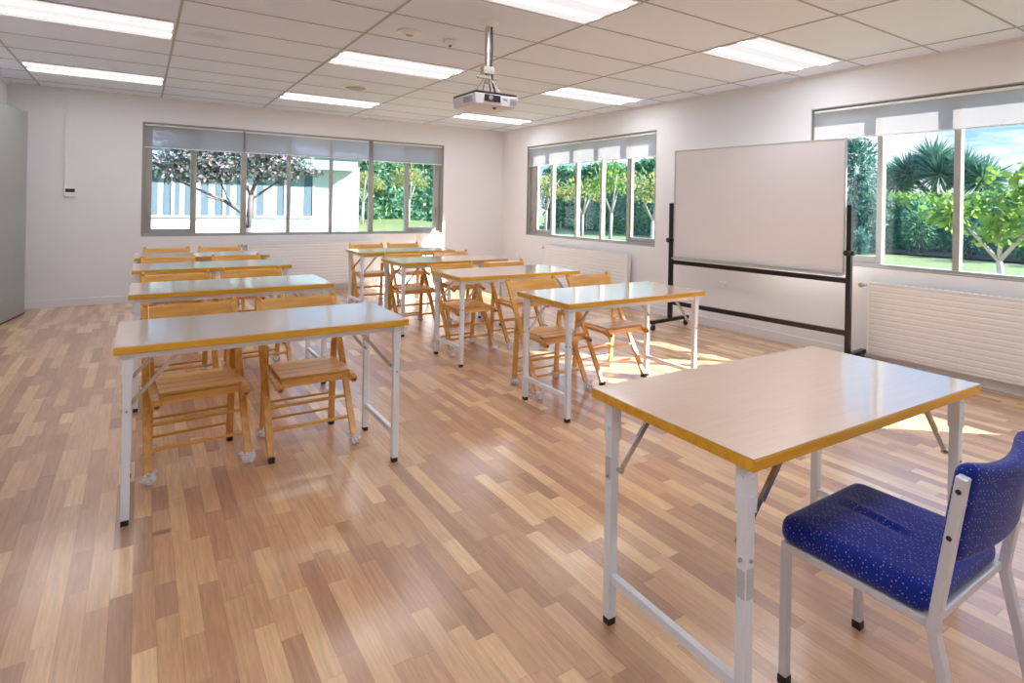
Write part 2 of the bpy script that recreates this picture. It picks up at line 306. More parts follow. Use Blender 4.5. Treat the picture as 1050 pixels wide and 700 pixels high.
b_ = MB(); b_.box((XL, YB-0.02, ZC-0.028), (XR, YB, ZC)); b_.box((XR-0.02, YF, ZC-0.02), (XR, YB-0.02, ZC)); b_.box((XL, YF, ZC-0.028), (XL+0.02, YB-0.02, ZC)); struct('trim_1', b_, M['wall'])
# suspended ceiling grid; its grey paints in the tile-edge shadow lines
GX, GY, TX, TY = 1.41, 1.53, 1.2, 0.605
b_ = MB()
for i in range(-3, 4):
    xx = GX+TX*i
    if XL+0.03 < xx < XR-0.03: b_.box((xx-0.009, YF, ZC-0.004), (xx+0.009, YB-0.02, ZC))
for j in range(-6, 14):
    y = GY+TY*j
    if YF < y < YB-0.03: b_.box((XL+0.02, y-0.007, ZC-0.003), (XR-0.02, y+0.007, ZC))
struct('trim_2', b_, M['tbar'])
# roof overhang outside (shades the tops of the blinds)
b_ = MB(); b_.box((XR+T, YF-T, 2.60), (XR+T+0.36, YB+T, 2.78)); struct('trim_3', b_, M['render_white'])

# ------------------------------------------------------------------ windows
def window(name, along, a0, a1, mull, sashes, handles, blinds_side):
    """along: 'x' = back wall, 'y' = right wall (a0<a1). Local: s along wall, d outward depth, z"""
    root = tag(empty(name, (a0, YB, 0) if along == 'x' else (XR, a0, 0)), kind='structure')
    Lw = a1-a0
    def P(s, d, z): return (s, d, z) if along == 'x' else (d, s, z)
    def bx(mb, s0, s1, d0, d1, z0, z1): mb.box(P(s0, d0, z0), P(s1, d1, z1))
    D0, D1 = 0.065, 0.135
    f = MB(); w = 0.045
    bx(f, 0, Lw, D0-0.03, D1+0.02, SILL, SILL+0.035); bx(f, 0, Lw, D0-0.03, D1+0.02, HEAD-0.04, HEAD); bx(f, 0, 0.04, D0-0.03, D1+0.02, SILL+0.035, HEAD-0.04); bx(f, Lw-0.04, Lw, D0-0.03, D1+0.02, SILL+0.035, HEAD-0.04)
    f.build('window_frame', M['alu'], root, bevel=0.003)
    r_ = MB(); bx(r_, 0, Lw, 0.0, D0-0.03, HEAD-0.012, HEAD); bx(r_, 0, 0.012, 0.0, D0-0.03, SILL, HEAD-0.012); bx(r_, Lw-0.012, Lw, 0, D0-0.03, SILL, HEAD-0.012); bx(r_, 0.012, Lw-0.012, 0, D0-0.03, SILL, SILL+0.012)
    r_.build('window_reveal', M['alu'], root)
    edges = [0.04] + [c for c, _ in mull] + [Lw-0.04]
    for c, wd in mull:
        q = MB(); bx(q, c-wd/2, c+wd/2, D0, D1, SILL+0.035, HEAD-0.04); q.build('mullion', M['alu'], root, bevel=0.003)
    for k in range(len(edges)-1):
        s0, s1 = edges[k], edges[k+1]
        s0 += (mull[k-1][1]/2 if k > 0 else 0); s1 -= (mull[k][1]/2 if k < len(mull) else 0)
        ins = 0.0
        if k in sashes:
            st, rt = sashes[k]; q = MB()
            bx(q, s0, s0+st, D0+0.01, D1-0.01, SILL+0.035, HEAD-0.04); bx(q, s1-rt, s1, D0+0.01, D1-0.01, SILL+0.035, HEAD-0.04)
            bx(q, s0+st, s1-rt, D0+0.01, D1-0.01, SILL+0.035, SILL+0.095); bx(q, s0+st, s1-rt, D0+0.01, D1-0.01, HEAD-0.09, HEAD-0.04)
            q.build('sash', M['alu'], root, bevel=0.003)
            g0, g1, zz0, zz1 = s0+st, s1-rt, SILL+0.095, HEAD-0.09
        else: g0, g1, zz0, zz1 = s0, s1, SILL+0.035, HEAD-0.04
        q = MB(); bx(q, g0, g1, 0.098, 0.103, zz0, zz1); q.build('pane', M['glass'], root)
    for s, sg in handles:
        q = MB(); q.tube([P(s, D0, 1.10), P(s+sg*0.01, D0-0.05, 1.115), P(s+sg*0.01, D0-0.05, 1.205), P(s, D0, 1.22)], 0.007); bx(q, s-0.015, s+0.015, D0-0.008, D0+0.008, 1.07, 1.25)
        q.build('window_handle', M['alu'], root, smooth=False)
    return root
window('window_1', 'x', WX0, WX1, [(0.60-WX0, 0.05), (1.195-WX0, 0.07), (1.785-WX0, 0.045), (2.387-WX0, 0.045), (3.00-WX0, 0.07), (3.585-WX0, 0.05)], {0: (0.07, 0.02), 6: (0.015, 0.10)}, [(0.085, 1), (WX1-WX0-0.085, -1)], None)
window('window_2', 'y', R2, R1, [(5.905-R2, 0.055), (6.476-R2, 0.045), (7.06-R2, 0.045), (7.70-R2, 0.045), (8.215-R2, 0.15)], {0: (0.02, 0.02), 4: (0.02, 0.015)}, [(R1-R2-0.09, -1)], None)
window('window_3', 'y', R4, R3, [(0.81-R4, 0.05), (1.42-R4, 0.05), (2.025-R4, 0.05), (2.625-R4, 0.04)], {4: (0.012, 0.025), 0: (0.04, 0.012)}, [], None)

def blind(along, a0, a1, zb, label, dpt=0.018):
    root = tag(empty('roller_blind', (a0, YB, zb) if along == 'x' else (XR, a0, zb)), label, 'blind', 'roller blinds drawn a little way down the windows')
    def P(s, d, z): return (s, d, z) if along == 'x' else (d, s, z)
    Lb = a1-a0; top = HEAD-0.035-zb
    n = MB(); n.box(P(0, dpt, 0.012), P(Lb, dpt+0.0012, top)); n.build('fabric', M['blind'], root)
    n = MB(); n.rod(P(0, dpt+0.0005, 0.006), P(Lb, dpt+0.0005, 0.006), 0.007); n.build('bottom_bar', M['white'], root)
    n = MB(); n.rod(P(0.005, dpt+0.003, top), P(Lb-0.005, dpt+0.003, top), 0.012, seg=14); n.build('roller_tube', M['white'], root)
    return root
blind('x', 0.035, 1.178, 1.982, 'short grey see-through blind over the leftmost end of the wide back window, tree behind it')
blind('x', 1.195, 2.935, 1.985, 'long grey roller blind over the middle panes of the wide back window')
blind('x', 2.995, WX1-0.03, 1.975, 'grey roller blind at the right end of the back window, nearest the room corner')
blind('y', R2+0.03, R1-0.02, 1.975, 'roller blind with five sunlit patches above the hedge, between corner and whiteboard')
blind('y', R4+0.03, R3-0.02, 2.0, 'roller blind of the big near window right of the whiteboard')

# ------------------------------------------------------------------ door leaf standing open at the left wall
da = math.atan2(0.105, 0.683)
dr = tag(empty('door_1', (-1.053, 8.823, 0), -da), kind='structure')
q = MB(); q.box((-0.04, -0.93, 0.015), (0, 0, 2.275)); q.build('door_leaf', M['door'], dr, bevel=0.003)
q = MB(); q.box((-0.043, -0.93, 0.002), (0.0015, 0.0, 0.014)); q.build('door_gap_shade', M['rubber'], dr)  # black strip painted in for the dark gap under the leaf

# ------------------------------------------------------------------ ceiling fittings
lamp_meshes = None
def ceiling_lamp(i, j, label):
    global lamp_meshes
    cx, cy = GX+TX*(i+0.5), GY+TY*(j+0.5)
    root = tag(empty('ceiling_lamp', (cx, cy, ZC)), label, 'ceiling light', 'recessed ceiling lights')
    if lamp_meshes is None:
        f = MB(); hx, hy = TX/2-0.012, TY/2-0.010
        f.box((-hx, -hy, -0.006), (hx, -hy+0.012, 0)); f.box((-hx, hy-0.012, -0.006), (hx, hy, 0)); f.box((-hx, -hy+0.012, -0.006), (-hx+0.012, hy-0.012, 0)); f.box((hx-0.012, -hy+0.012, -0.006), (hx, hy-0.012, 0))
        d = MB(); n = 24; rows = []
        for s_ in (-1, 1):
            rows.append([(s_*(hx-0.012), -hy+0.012+(2*hy-0.024)*k/n, -0.003-0.004*(k % 2)) for k in range(n+1)])
        d.sheet(rows)
        d.box((-hx+0.012, -hy+0.012, -0.0025), (hx-0.012, hy-0.012, -0.001))
        lamp_meshes = (f.mesh('lamp_frame', M['white']), d.mesh('diffuser', M['diffuser']))
    put('lamp_frame', lamp_meshes[0], root); put('diffuser', lamp_meshes[1], root)
ceiling_lamp(-2, 6, 'long ceiling light at the top left edge, nearer of the two in the left row')
ceiling_lamp(-2, 10, 'ceiling light above the left end of the back wall, near the thin wall conduit')
ceiling_lamp(0, 2, 'big ceiling light at the top centre, right of the projector mount')
ceiling_lamp(0, 6, 'ceiling light left of the hanging projector, beyond the smoke detector')
ceiling_lamp(0, 10, 'ceiling light near the back wall above the middle of the wide back window')
ceiling_lamp(2, 2, 'ceiling light closest to the right wall, above the whiteboard')
ceiling_lamp(2, 6, 'ceiling light right of the projector, above the far right window')
ceiling_lamp(2, 10, 'ceiling light just under the projector, nearest the room corner')

for j_ in (-2, -6):  # out-of-view lamps, added along the grid to brighten camera-facing sides
    for i_ in (-2, 0, 2): ceiling_lamp(i_, j_, 'unseen ceiling light added behind the viewpoint to brighten the sides facing it')

def ceil_disc(name, x, y, r, prof, label, cat, mats, parts=()):
    root = tag(empty(name, (x, y, ZC)), label, cat)
    n = MB()
    for (r0, r1, z0, z1) in prof: n.rod((0, 0, z0), (0, 0, z1), r0, r1, seg=32)
    n.build(parts[0], mats, root, bevel=0.001)
    return root
t = ceil_disc('smoke_detector', 1.67, 4.31, 0.08, [(0.045, 0.075, -0.028, -0.010), (0.09, 0.09, -0.010, 0)], 'flat round white smoke detector on the ceiling, left of the small sensor', 'smoke detector', M['white'], ('housing',))
q = MB(); q.rod((0, 0, -0.034), (0, 0, -0.028), 0.02, 0.03, seg=20); q.build('sensor_grille', M['tbar'], t)
t = ceil_disc('motion_sensor', 2.018, 4.338, 0.05, [(0.052, 0.055, -0.03, 0)], 'small white motion sensor with dark eye, on the ceiling beside the projector pole', 'sensor', M['white'], ('housing',))
q = MB(); q.ball((0, 0, -0.03), 0.036, 3, (1, 1, 0.8)); q.build('sensor_dome', M['white'], t, smooth=True)
q = MB(); q.ball((-0.004, -0.020, -0.046), 0.0125, 2); q.build('sensor_eye', M['proj_dark'], t, smooth=True)
t = ceil_disc('air_vent', 1.995, 6.755, 0.17, [(0.155, 0.175, -0.014, 0)], 'round white air vent on the ceiling beyond the middle light', 'air vent', M['white'], ('vent_rim',))
q = MB(); q.rod((0, 0, -0.024), (0, 0, -0.0145), 0.085, 0.115, seg=32); q.build('vent_disc', M['tbar'], t)

# ------------------------------------------------------------------ projector on its pole
pr_ = tag(empty('ceiling_projector', (2.04, 3.74, 2.02)), 'white projector hanging from the ceiling on a short silver pole', 'projector')
q = MB(); q.rod((0, 0, ZC-2.02-0.03), (0, 0, ZC-2.02), 0.045, 0.078, seg=32); q.build('ceiling_plate', M['white'], pr_)
q = MB(); q.rod((0, 0, 0.30), (0, 0, ZC-2.02-0.03), 0.021, seg=20); q.build('pole', M['chrome'], pr_, smooth=False)
q = MB(); q.tube([(0.024, -0.012, ZC-2.02-0.03), (0.028, -0.016, 0.42), (0.024, -0.014, 0.30), (0.03, -0.02, 0.20), (0.06, -0.02, 0.105)], 0.006); q.build('power_cable', M['proj_dark'], pr_)
q = MB(); q.box((-0.045, -0.03, 0.245), (0.045, 0.03, 0.30)); q.box((-0.075, -0.02, 0.212), (0.075, 0.02, 0.235)); q.rod((-0.09, 0, 0.2235), (0.09, 0, 0.2235), 0.008); q.rod((0, 0, 0.18), (0, 0, 0.25), 0.016)
for sx in (-1, 1):
    for sy in (-1, 1): q.bar((sx*0.02, sy*0.015, 0.215), (sx*0.075, sy*0.07, 0.105), 0.012, 0.004)
q.box((-0.09, -0.02, 0.100), (0.09, 0.02, 0.106))
q.build('mount_bracket', M['chrome'], pr_, bevel=0.002)
q = MB(); vs = q.box((-0.165, -0.135, 0.004), (0.185, 0.235, 0.084))
for v in vs:
    if v.co.z < 0.01: v.co.x *= 0.93; v.co.y = 0.05+(v.co.y-0.05)*0.93
body = q.build('body', M['proj_white'], pr_, bevel=0.012, seg=3)
q = MB(); q.box((-0.158, -0.128, 0.084), (0.178, 0.228, 0.100)); q.build('top_cover', M['proj_dark'], pr_, bevel=0.004)
q = MB(); q.box((-0.09, -0.1385, 0.030), (0.035, -0.120, 0.078)); q.build('lens_recess', M['proj_dark'], pr_, bevel=0.002)
q = MB(); q.rod((-0.045, -0.1415, 0.056), (-0.045, -0.137, 0.056), 0.017, seg=20); q.build('lens', M['chrome'], pr_)
q = MB()
for k in range(7): q.box((0.118+k*0.008, -0.1362, 0.022), (0.121+k*0.008, -0.12, 0.066))
q.build('vent_slots', M['tbar'], pr_)
q = MB()
for k in range(9): q.box((-0.1664, -0.09+k*0.016, 0.028), (-0.15, -0.083+k*0.016, 0.070))
q.build('vent_slots', M['tbar'], pr_)
q = MB()
for k in range(5): q.box((0.062+k*0.006, -0.1364, 0.052), (0.066+k*0.006, -0.13, 0.059))
q.build('badge', M['greytext'], pr_)
q = MB(); q.rod((0.03, -0.06, -0.008), (0.03, -0.06, 0.006), 0.012, seg=14); q.build('foot', M['proj_dark'], pr_)

# ------------------------------------------------------------------ wall fittings
t = tag(empty('wall_thermostat', (-0.695, YB, 1.385)), 'small white thermostat with dark display under a thin conduit on the back wall', 'thermostat')
q = MB(); q.box((-0.062, -0.03, -0.055), (0.062, 0, 0.055)); q.build('housing', M['white'], t, bevel=0.006)
q = MB(); q.box((-0.045, -0.0315, 0.0), (0.045, -0.028, 0.042)); q.build('display', M['proj_dark'], t)
q = MB(); q.box((-0.06, -0.018, 0.055), (-0.035, 0, ZC-1.385-0.028)); q.build('conduit', M['wall'], t, bevel=0.003)
def socket(y, z, label, w=0.115):
    t = tag(empty('wall_socket', (XR, y, z)), label, 'power socket', 'power sockets on the right wall')
    q = MB(); q.box((-0.012, -w/2, -0.04), (0, w/2, 0.04)); q.build('plate', M['white'], t, bevel=0.004)
    for s in (-1, 1):
        q = MB(); q.box((-0.0145, s*w/4-0.016, -0.018), (-0.011, s*w/4+0.016, 0.018)); q.build('outlet', M['base'], t, bevel=0.001)
        q = MB(); q.box((-0.018, s*w/4-0.006, 0.022), (-0.011, s*w/4+0.006, 0.034)); q.build('switch', M['white'], t)
socket(4.26, 0.485, 'white power socket seen below the whiteboard between its two black rails')
socket(8.57, 0.47, 'white power socket on the right wall close to the far room corner')

def radiator(along, a0, a1, z0, z1, label, valve_at_end):
    """panel heater 10 cm deep, 45 mm off the wall"""
    Lr = a1-a0
    root = tag(empty('panel_radiator', (a0, YB, 0) if along == 'x' else (XR, a0, 0)), label, 'radiator', 'panel radiators under the windows')
    def P(s, d, z): return (s, -d, z) if along == 'x' else (-d, s, z)
    q = MB(); n = int((z1-z0-0.04)/0.045); g = []
    rows = [(0.10, z0)]
    for k in range(n):
        za = z0+0.02+(z1-z0-0.04)*k/n; dz = (z1-z0-0.04)/n
        rows += [(0.10, za), (0.1025, za+dz*0.15), (0.1025, za+dz*0.75), (0.0995, za+dz*0.92)]
    rows += [(0.10, z1)]
    q.sheet([[P(s, d, z) for d, z in rows] for s in (0.012, Lr-0.012)])
    q.box(P(0.012, 0.05, z0), P(Lr-0.012, 0.0975, z1)); q.build('ribbed_panel', M['radiator'], root)
    for sa in (0, Lr-0.012):
        q = MB(); q.box(P(sa, 0.035, z0), P(sa+0.012, 0.106, z1+0.004)); q.build('side_panel', M['white'], root, bevel=0.003)
    q = MB()
    for k in range(int(Lr/0.05)): q.box(P(0.02+k*0.05, 0.045, z1), P(0.05+k*0.05, 0.10, z1+0.004))
    q.box(P(0.012, 0.10, z1-0.004), P(Lr-0.012, 0.106, z1+0.006)); q.build('top_grille', M['white'], root)
    for sa in (0.2, Lr-0.24):
        q = MB(); q.box(P(sa, 0.004, z0+0.1), P(sa+0.04, 0.052, z1-0.08)); q.build('wall_bracket', M['white'], root)
    s = Lr if valve_at_end else 0; sg = 1 if valve_at_end else -1
    q = MB(); q.rod(P(s, 0.075, z1-0.03), P(s+sg*0.06, 0.075, z1-0.03), 0.010); q.ball(P(s+sg*0.06, 0.075, z1-0.03), 0.016, 2); q.rod(P(s+sg*0.06, 0.075, z1-0.03), P(s+sg*0.06, 0.004, z1-0.03), 0.009); q.rod(P(s+sg*0.06, 0.085, z1-0.03), P(s+sg*0.06, 0.115, z1-0.03), 0.022, 0.018, seg=16)
    q.build('valve', M['chrome'], root)
    return root
radiator('y', 5.72, 7.64, 0.115, 0.70, 'ribbed white radiator under the far right window, left of the whiteboard', True)
radiator('y', 0.35, 2.63, 0.10, 0.715, 'long pale grey radiator under the near window, right of the whiteboard', True)
radiator('x', 1.23, 3.01, 0.10, 0.725, 'long white radiator under the back window, behind the table columns', False)

# ------------------------------------------------------------------ whiteboard on wheels
pA, pB = Vector((4.865, 4.60, 0)), Vector((5.005, 2.675, 0))
wl = (pB-pA).length; wang = math.atan2(pB.y-pA.y, pB.x-pA.x)
wb = tag(empty('mobile_whiteboard', (*((pA+pB)/2).to_tuple(),), wang), 'large blank whiteboard on a black wheeled frame in front of the right wall', 'whiteboard')
h = wl/2; PW_ = 0.042
for s in (-1, 1):
    q = MB(); q.box((s*h-PW_/2, -PW_/2, 0.112), (s*h+PW_/2, PW_/2, 1.385)); q.build('post', M['blackmetal'], wb, bevel=0.003)
    q = MB(); q.box((s*h-0.024, -0.31, 0.075), (s*h+0.024, 0.31, 0.112)); ft = q.build('foot_bar', M['blackmetal'], wb, bevel=0.003)
    for sy in (-1, 1):
        q = MB(); q.rod((s*h-0.012, sy*0.28, 0.029), (s*h+0.012, sy*0.28, 0.029), 0.029, seg=20); q.bar((s*h-0.017, sy*0.27, 0.03), (s*h-0.017, sy*0.28, 0.076), 0.004, 0.02); q.bar((s*h+0.017, sy*0.27, 0.03), (s*h+0.017, sy*0.28, 0.076), 0.004, 0.02); q.build('caster', M['rubber'], ft)
    q = MB(); q.rod((s*h, -0.06, 0.975), (s*h, -PW_/2, 0.975), 0.026, 0.020, seg=16); q.rod((s*h-0.045, 0, 0.975), (s*h+0.045, 0, 0.975), 0.02, seg=14); q.build('pivot_knob', M['blackmetal'], wb)
for z, w in ((0.735, 0.045), (0.285, 0.045)):
    q = MB(); q.box((-h+PW_/2, -0.017, z-w/2), (h-PW_/2, 0.017, z+w/2)); q.build('cross_rail', M['blackmetal'], wb, bevel=0.003)
bx0, bx1, bz0, bz1 = -h+0.035, h-0.035, 0.785, 1.965
q = MB(); q.box((bx0+0.012, -0.008, bz0+0.012), (bx1-0.012, 0.008, bz1-0.012)); q.build('writing_surface', M['board'], wb)
q = MB(); q.box((bx0, -0.012, bz0), (bx1, 0.012, bz0+0.016)); q.box((bx0, -0.012, bz1-0.016), (bx1, 0.012, bz1)); q.box((bx0, -0.012, bz0+0.016), (bx0+0.016, 0.012, bz1-0.016)); q.box((bx1-0.016, -0.012, bz0+0.016), (bx1, 0.012, bz1-0.016)); q.build('board_frame', M['alu_light'], wb, bevel=0.002)
q = MB(); q.box((bx0+0.02, -0.06, bz0-0.012), (bx1-0.02, -0.0125, bz0-0.006)); q.box((bx0+0.02, -0.063, bz0-0.012), (bx1-0.02, -0.06, bz0+0.004)); q.box((bx0+0.02, -0.0125, bz0-0.012), (bx1-0.02, 0.0, bz0)); q.build('pen_tray', M['alu_light'], wb)

# ------------------------------------------------------------------ folding tables
def table_meshes(w, d, hgt):
    me = {}
    q = MB(); q.box((-w/2, -d/2, hgt-0.0025), (w/2, d/2, hgt)); me['top_laminate'] = q.mesh('top_laminate', M['laminate'])
    q = MB(); q.box((-w/2-0.001, -d/2-0.001, hgt-0.032), (w/2+0.001, d/2+0.001, hgt-0.0027)); me['tabletop'] = q.mesh('tabletop', M['edge'])
    lx, ly, zt = w/2-0.045, d/2-0.055, hgt-0.032
    q = MB()
    for s in (-1, 1):
        q.box((-lx, s*ly-0.010, zt-0.03), (lx, s*ly+0.010, zt)); q.box((s*(lx-0.03)-0.010, -ly, zt-0.028), (s*(lx-0.03)+0.010, ly, zt-0.001))
    me['apron'] = q.mesh('apron', M['steel'])
    for sx in (-1, 1):
        for sy in (-1, 1):
            k = (sx, sy); q = MB(); q.box((sx*lx-0.0155, sy*ly-0.0155, 0.022), (sx*lx+0.0155, sy*ly+0.0155, zt)); me['leg', k] = q.mesh('leg', M['steel'])
            q = MB(); q.box((sx*lx-0.0185, sy*ly-0.0185, zt-0.125), (sx*lx+0.0185, sy*ly+0.0185, zt-0.0005))
            for zz in (0.035, 0.085):
                q.rod((sx*lx, sy*(ly+0.0185), zt-zz), (sx*lx, sy*(ly+0.022), zt-zz), 0.006, seg=10); q.rod((sx*(lx+0.0185), sy*ly, zt-zz), (sx*(lx+0.022), sy*ly, zt-zz), 0.006, seg=10)
            me['leg_bracket', k] = q.mesh('leg_bracket', M['steel']); q = MB(); q.box((sx*lx-0.004, sy*ly-0.004, zt-0.244), (sx*lx+0.004, sy*ly+0.004, zt-0.236))
            q.rod((sx*lx, sy*ly, zt-0.24), (sx*lx, sy*(ly+0.020), zt-0.24), 0.005, seg=10); q.rod((sx*lx, sy*ly, zt-0.24), (sx*(lx+0.022), sy*ly, zt-0.24), 0.005, seg=10)
            me['push_button', k] = q.mesh('push_button', M['chrome'])
            q = MB(); q.box((sx*lx-0.014, sy*ly-0.014, 0), (sx*lx+0.014, sy*ly+0.014, 0.022)); me['foot_cap', k] = q.mesh('foot_cap', M['rubber'])
            q = MB(); yi = sy*(ly-0.026); q.bar((sx*(lx-0.015), yi, zt-0.22), (sx*(lx-0.19), yi, zt-0.012), 0.016, 0.006, (0, 1, 0)); q.bar((sx*(lx-0.09), yi+0.006*sy, zt-0.13), (sx*(lx-0.19), yi+0.006*sy, zt-0.012), 0.016, 0.005, (0, 1, 0))
            q.rod((sx*(lx-0.012), yi-0.012, zt-0.22), (sx*(lx-0.012), yi+0.012, zt-0.22), 0.007, seg=10); q.rod((sx*(lx-0.19), yi-0.012, zt-0.014), (sx*(lx-0.19), yi+0.018, zt-0.014), 0.007, seg=10); me['folding_brace', k] = q.mesh('folding_brace', M['chrome'])
        q = MB(); q.box((sx*lx-0.011, -ly+0.0155, 0.137), (sx*lx+0.011, ly-0.0155, 0.165)); me['stretcher', sx] = q.mesh('stretcher', M['steel'])
    return me
TM = table_meshes(1.22, 0.60, 0.738); DM = table_meshes(1.20, 0.63, 0.746)
def table(me, x, y, rz, label, group=None):
    root = tag(empty('folding_table', (x, y, 0), rz), label, 'table', group)
    tt = put('tabletop', me['tabletop'], root, bevel=0.003); put('top_laminate', me['top_laminate'], tt, bevel=0.001); put('apron', me['apron'], root)
    for sx in (-1, 1):
        for sy in (-1, 1):
            k = (sx, sy); l = put('leg', me['leg', k], root, bevel=0.002); put('leg_bracket', me['leg_bracket', k], l); put('push_button', me['push_button', k], l); put('foot_cap', me['foot_cap', k], l); put('folding_brace', me['folding_brace', k], root)
        put('stretcher', me['stretcher', sx], root, bevel=0.002)
    return root
GT = 'folding tables in two columns of four'
TAB = [(0.535, 3.185, -0.006, 'beige folding table nearest the camera in the left column'),
       (0.56, 4.715, 0.0, 'beige folding table second from the front in the left column'),
       (0.565, 6.17, 0.0, 'beige folding table third from the front in the left column'),
       (0.575, 7.37, 0.0, 'rearmost beige folding table of the left column, nearest the back radiator'),
       (2.755, 3.145, -0.01, 'folding table with blue window reflection, front of the right column'),
       (2.745, 4.60, 0.0, 'folding table second from the front in the right column, by the far radiator'),
       (2.735, 5.88, 0.0, 'folding table third from the front in the right column'),
       (2.745, 7.23, 0.0, 'rearmost folding table of the right column, near the sunlit corner')]
for x_, y_, rz, lb in TAB: table(TM, x_, y_, rz, lb, GT)
dk = table(DM, 1.805, 1.15, -0.034, 'large beige folding table in the right foreground beside the blue chair')
for lg, zz in ((-1, 0.415), (1, 0.50)):
    q = MB(); lx, ly = 0.555, 0.26
    q.box((-lx-0.0165, lg*ly-0.013, zz-0.035), (-lx-0.0154, lg*ly+0.013, zz+0.035)); o = q.build('sticker', M['sticker'], dk); o['label'] = 'small worn grey sticker on the leg'
q = MB(); q.box((-0.555-0.013, -0.26-0.0166, 0.38), (-0.555+0.013, -0.26-0.0155, 0.455)); o = q.build('sticker', M['sticker'], dk); o['label'] = 'small worn grey sticker on the near leg'

# ------------------------------------------------------------------ wooden folding chairs
HW = 0.212
def front_line(z): return 0.478*z/0.775
CM = {}
for s in (-1, 1):
    q = MB(); q.bar((s*HW, front_line(0.02), 0.02), (s*(HW-0.004), 0.478, 0.768), 0.022, 0.036, (1, 0, 0))
    q.rod((s*(HW-0.004)-0.011, 0.476, 0.766), (s*(HW-0.004)+0.011, 0.476, 0.766), 0.018, seg=14); CM['front_leg', s] = q.mesh('front_leg', M['beech'])
    q = MB(); q.bar((s*0.187, 0.388, 0.02), (s*0.187, 0.352, 0.512), 0.022, 0.034, (1, 0, 0)); q.rod((s*0.187-0.011, 0.3525, 0.512), (s*0.187+0.011, 0.3525, 0.512), 0.017, seg=14); q.rod((s*0.176, 0.335, 0.50), (s*0.224, 0.318, 0.50), 0.006, seg=8); CM['rear_leg', s] = q.mesh('rear_leg', M['beech'])
    q = MB(); pts = [(-0.028, 0.376), (-0.012, 0.385), (0.03, 0.392), (0.12, 0.394), (0.34, 0.394)]
    for a, c in zip(pts[:-1], pts[1:]): q.bar((s*0.185, a[0], a[1]), (s*0.185, c[0]+0.004, c[1]), 0.020, 0.040, (1, 0, 0))
    q.rod((s*0.185-0.010, -0.028, 0.376), (s*0.185+0.010, -0.028, 0.376), 0.020, seg=16); CM['seat_rail', s] = q.mesh('seat_rail', M['beechx'])
    q = MB(); q.rod((s*0.185-0.0106, -0.0485, 0.3745), (s*0.185+0.0106, -0.0485, 0.3745), 0.0045, seg=8); q.bar((s*0.185, -0.0485, 0.366), (s*0.185, -0.0485, 0.384), 0.021, 0.004, (1, 0, 0)); CM['rail_end', s] = q.mesh('rail_end', M['darkwood'])
q = MB()
for a, c in ((0.004, 0.082), (0.087, 0.165), (0.170, 0.248), (0.253, 0.335)):
    q.box((-0.175, a, 0.410), (0.175, c, 0.422))
q.box((-0.174, -0.004, 0.372), (0.174, 0.014, 0.409)); q.box((-0.174, 0.31, 0.380), (0.174, 0.328, 0.4095)); CM['seat'] = q.mesh('seat', M['beechx'])
q = MB(); n = 14; rows = []
for k in range(n+1):
    xx = -0.198+0.396*k/n; bow = 0.018*(1-(xx/0.198)**2); row = []
    for z, dy in ((0.672, -0.007), (0.672, 0.007), (0.752, 0.007), (0.762, 0.0), (0.752, -0.007), (0.672, -0.007)): row.append((xx, front_line(z)+dy+bow, z))
    rows.append(row)
q.sheet(rows); CM['backrest'] = q.mesh('backrest', M['beechx'])
for nm, z, rear in (('f1', 0.235, 0), ('f2', 0.135, 0), ('r1', 0.195, 1), ('r2', 0.098, 1)):
    q = MB()
    if rear: yy_ = 0.388-0.036*(z-0.02)/0.492; q.rod((-0.186, yy_, z), (0.186, yy_, z), 0.0085, seg=10)
    else: q.rod((-HW+0.002, front_line(z), z), (HW-0.002, front_line(z), z), 0.0095, seg=10)
    CM['rung', nm] = q.mesh('rung', M['beechx'], smooth=False)
def foot_cover_mesh(sd):
    rnd = random.Random(sd); q = MB(); vs = q.ball((0, 0, 0.028), 0.030, 3, (1, 1, 0.9))
    for v in vs:
        d = Vector((v.co.x, v.co.y, v.co.z-0.028)); k = 1+rnd.uniform(-0.22, 0.20); v.co = Vector((0, 0, 0.028))+d*k; v.co.z = max(v.co.z, 0.0005)
    for k in range(7):
        a = k*0.9+rnd.random(); q.bar((math.cos(a)*0.018, math.sin(a)*0.018, 0.045), (math.cos(a)*rnd.uniform(0.03, 0.045), math.sin(a)*rnd.uniform(0.03, 0.045), rnd.uniform(0.050, 0.068)), 0.014, 0.003)
    return q.mesh('foot_cover', M['plastic'])
FC = [foot_cover_mesh(s) for s in range(4)]
q = MB(); q.box((-0.014, -0.020, 0), (0.014, 0.020, 0.026)); CAP = q.mesh('foot_cap', M['rubber'])
def wooden_chair(x, y, rz, label, group, bare=()):
    root = tag(empty('wooden_folding_chair', (x, y, 0), rz), label, 'chair', group)
    kk = random.randrange(4)
    for s in (-1, 1):
        l = put('front_leg', CM['front_leg', s], root, bevel=0.005); c = 'f%+d' % s
        put('foot_cap' if c in bare else 'foot_cover', CAP if c in bare else FC[kk], l, loc=(s*HW, front_line(0.02), 0)); kk = (kk+1) % 4
        l = put('rear_leg', CM['rear_leg', s], root, bevel=0.005); c = 'r%+d' % s
        put('foot_cap' if c in bare else 'foot_cover', CAP if c in bare else FC[kk], l, loc=(s*0.187, 0.388, 0)); kk = (kk+1) % 4
        r = put('seat_rail', CM['seat_rail', s], root, bevel=0.002); put('rail_end', CM['rail_end', s], r)
    put('seat', CM['seat'], root, bevel=0.003); put('backrest', CM['backrest'], root)
    for nm in ('f1', 'f2', 'r1', 'r2'): put('rung', CM['rung', nm], root)
GC = 'wooden folding chairs pushed under the tables'
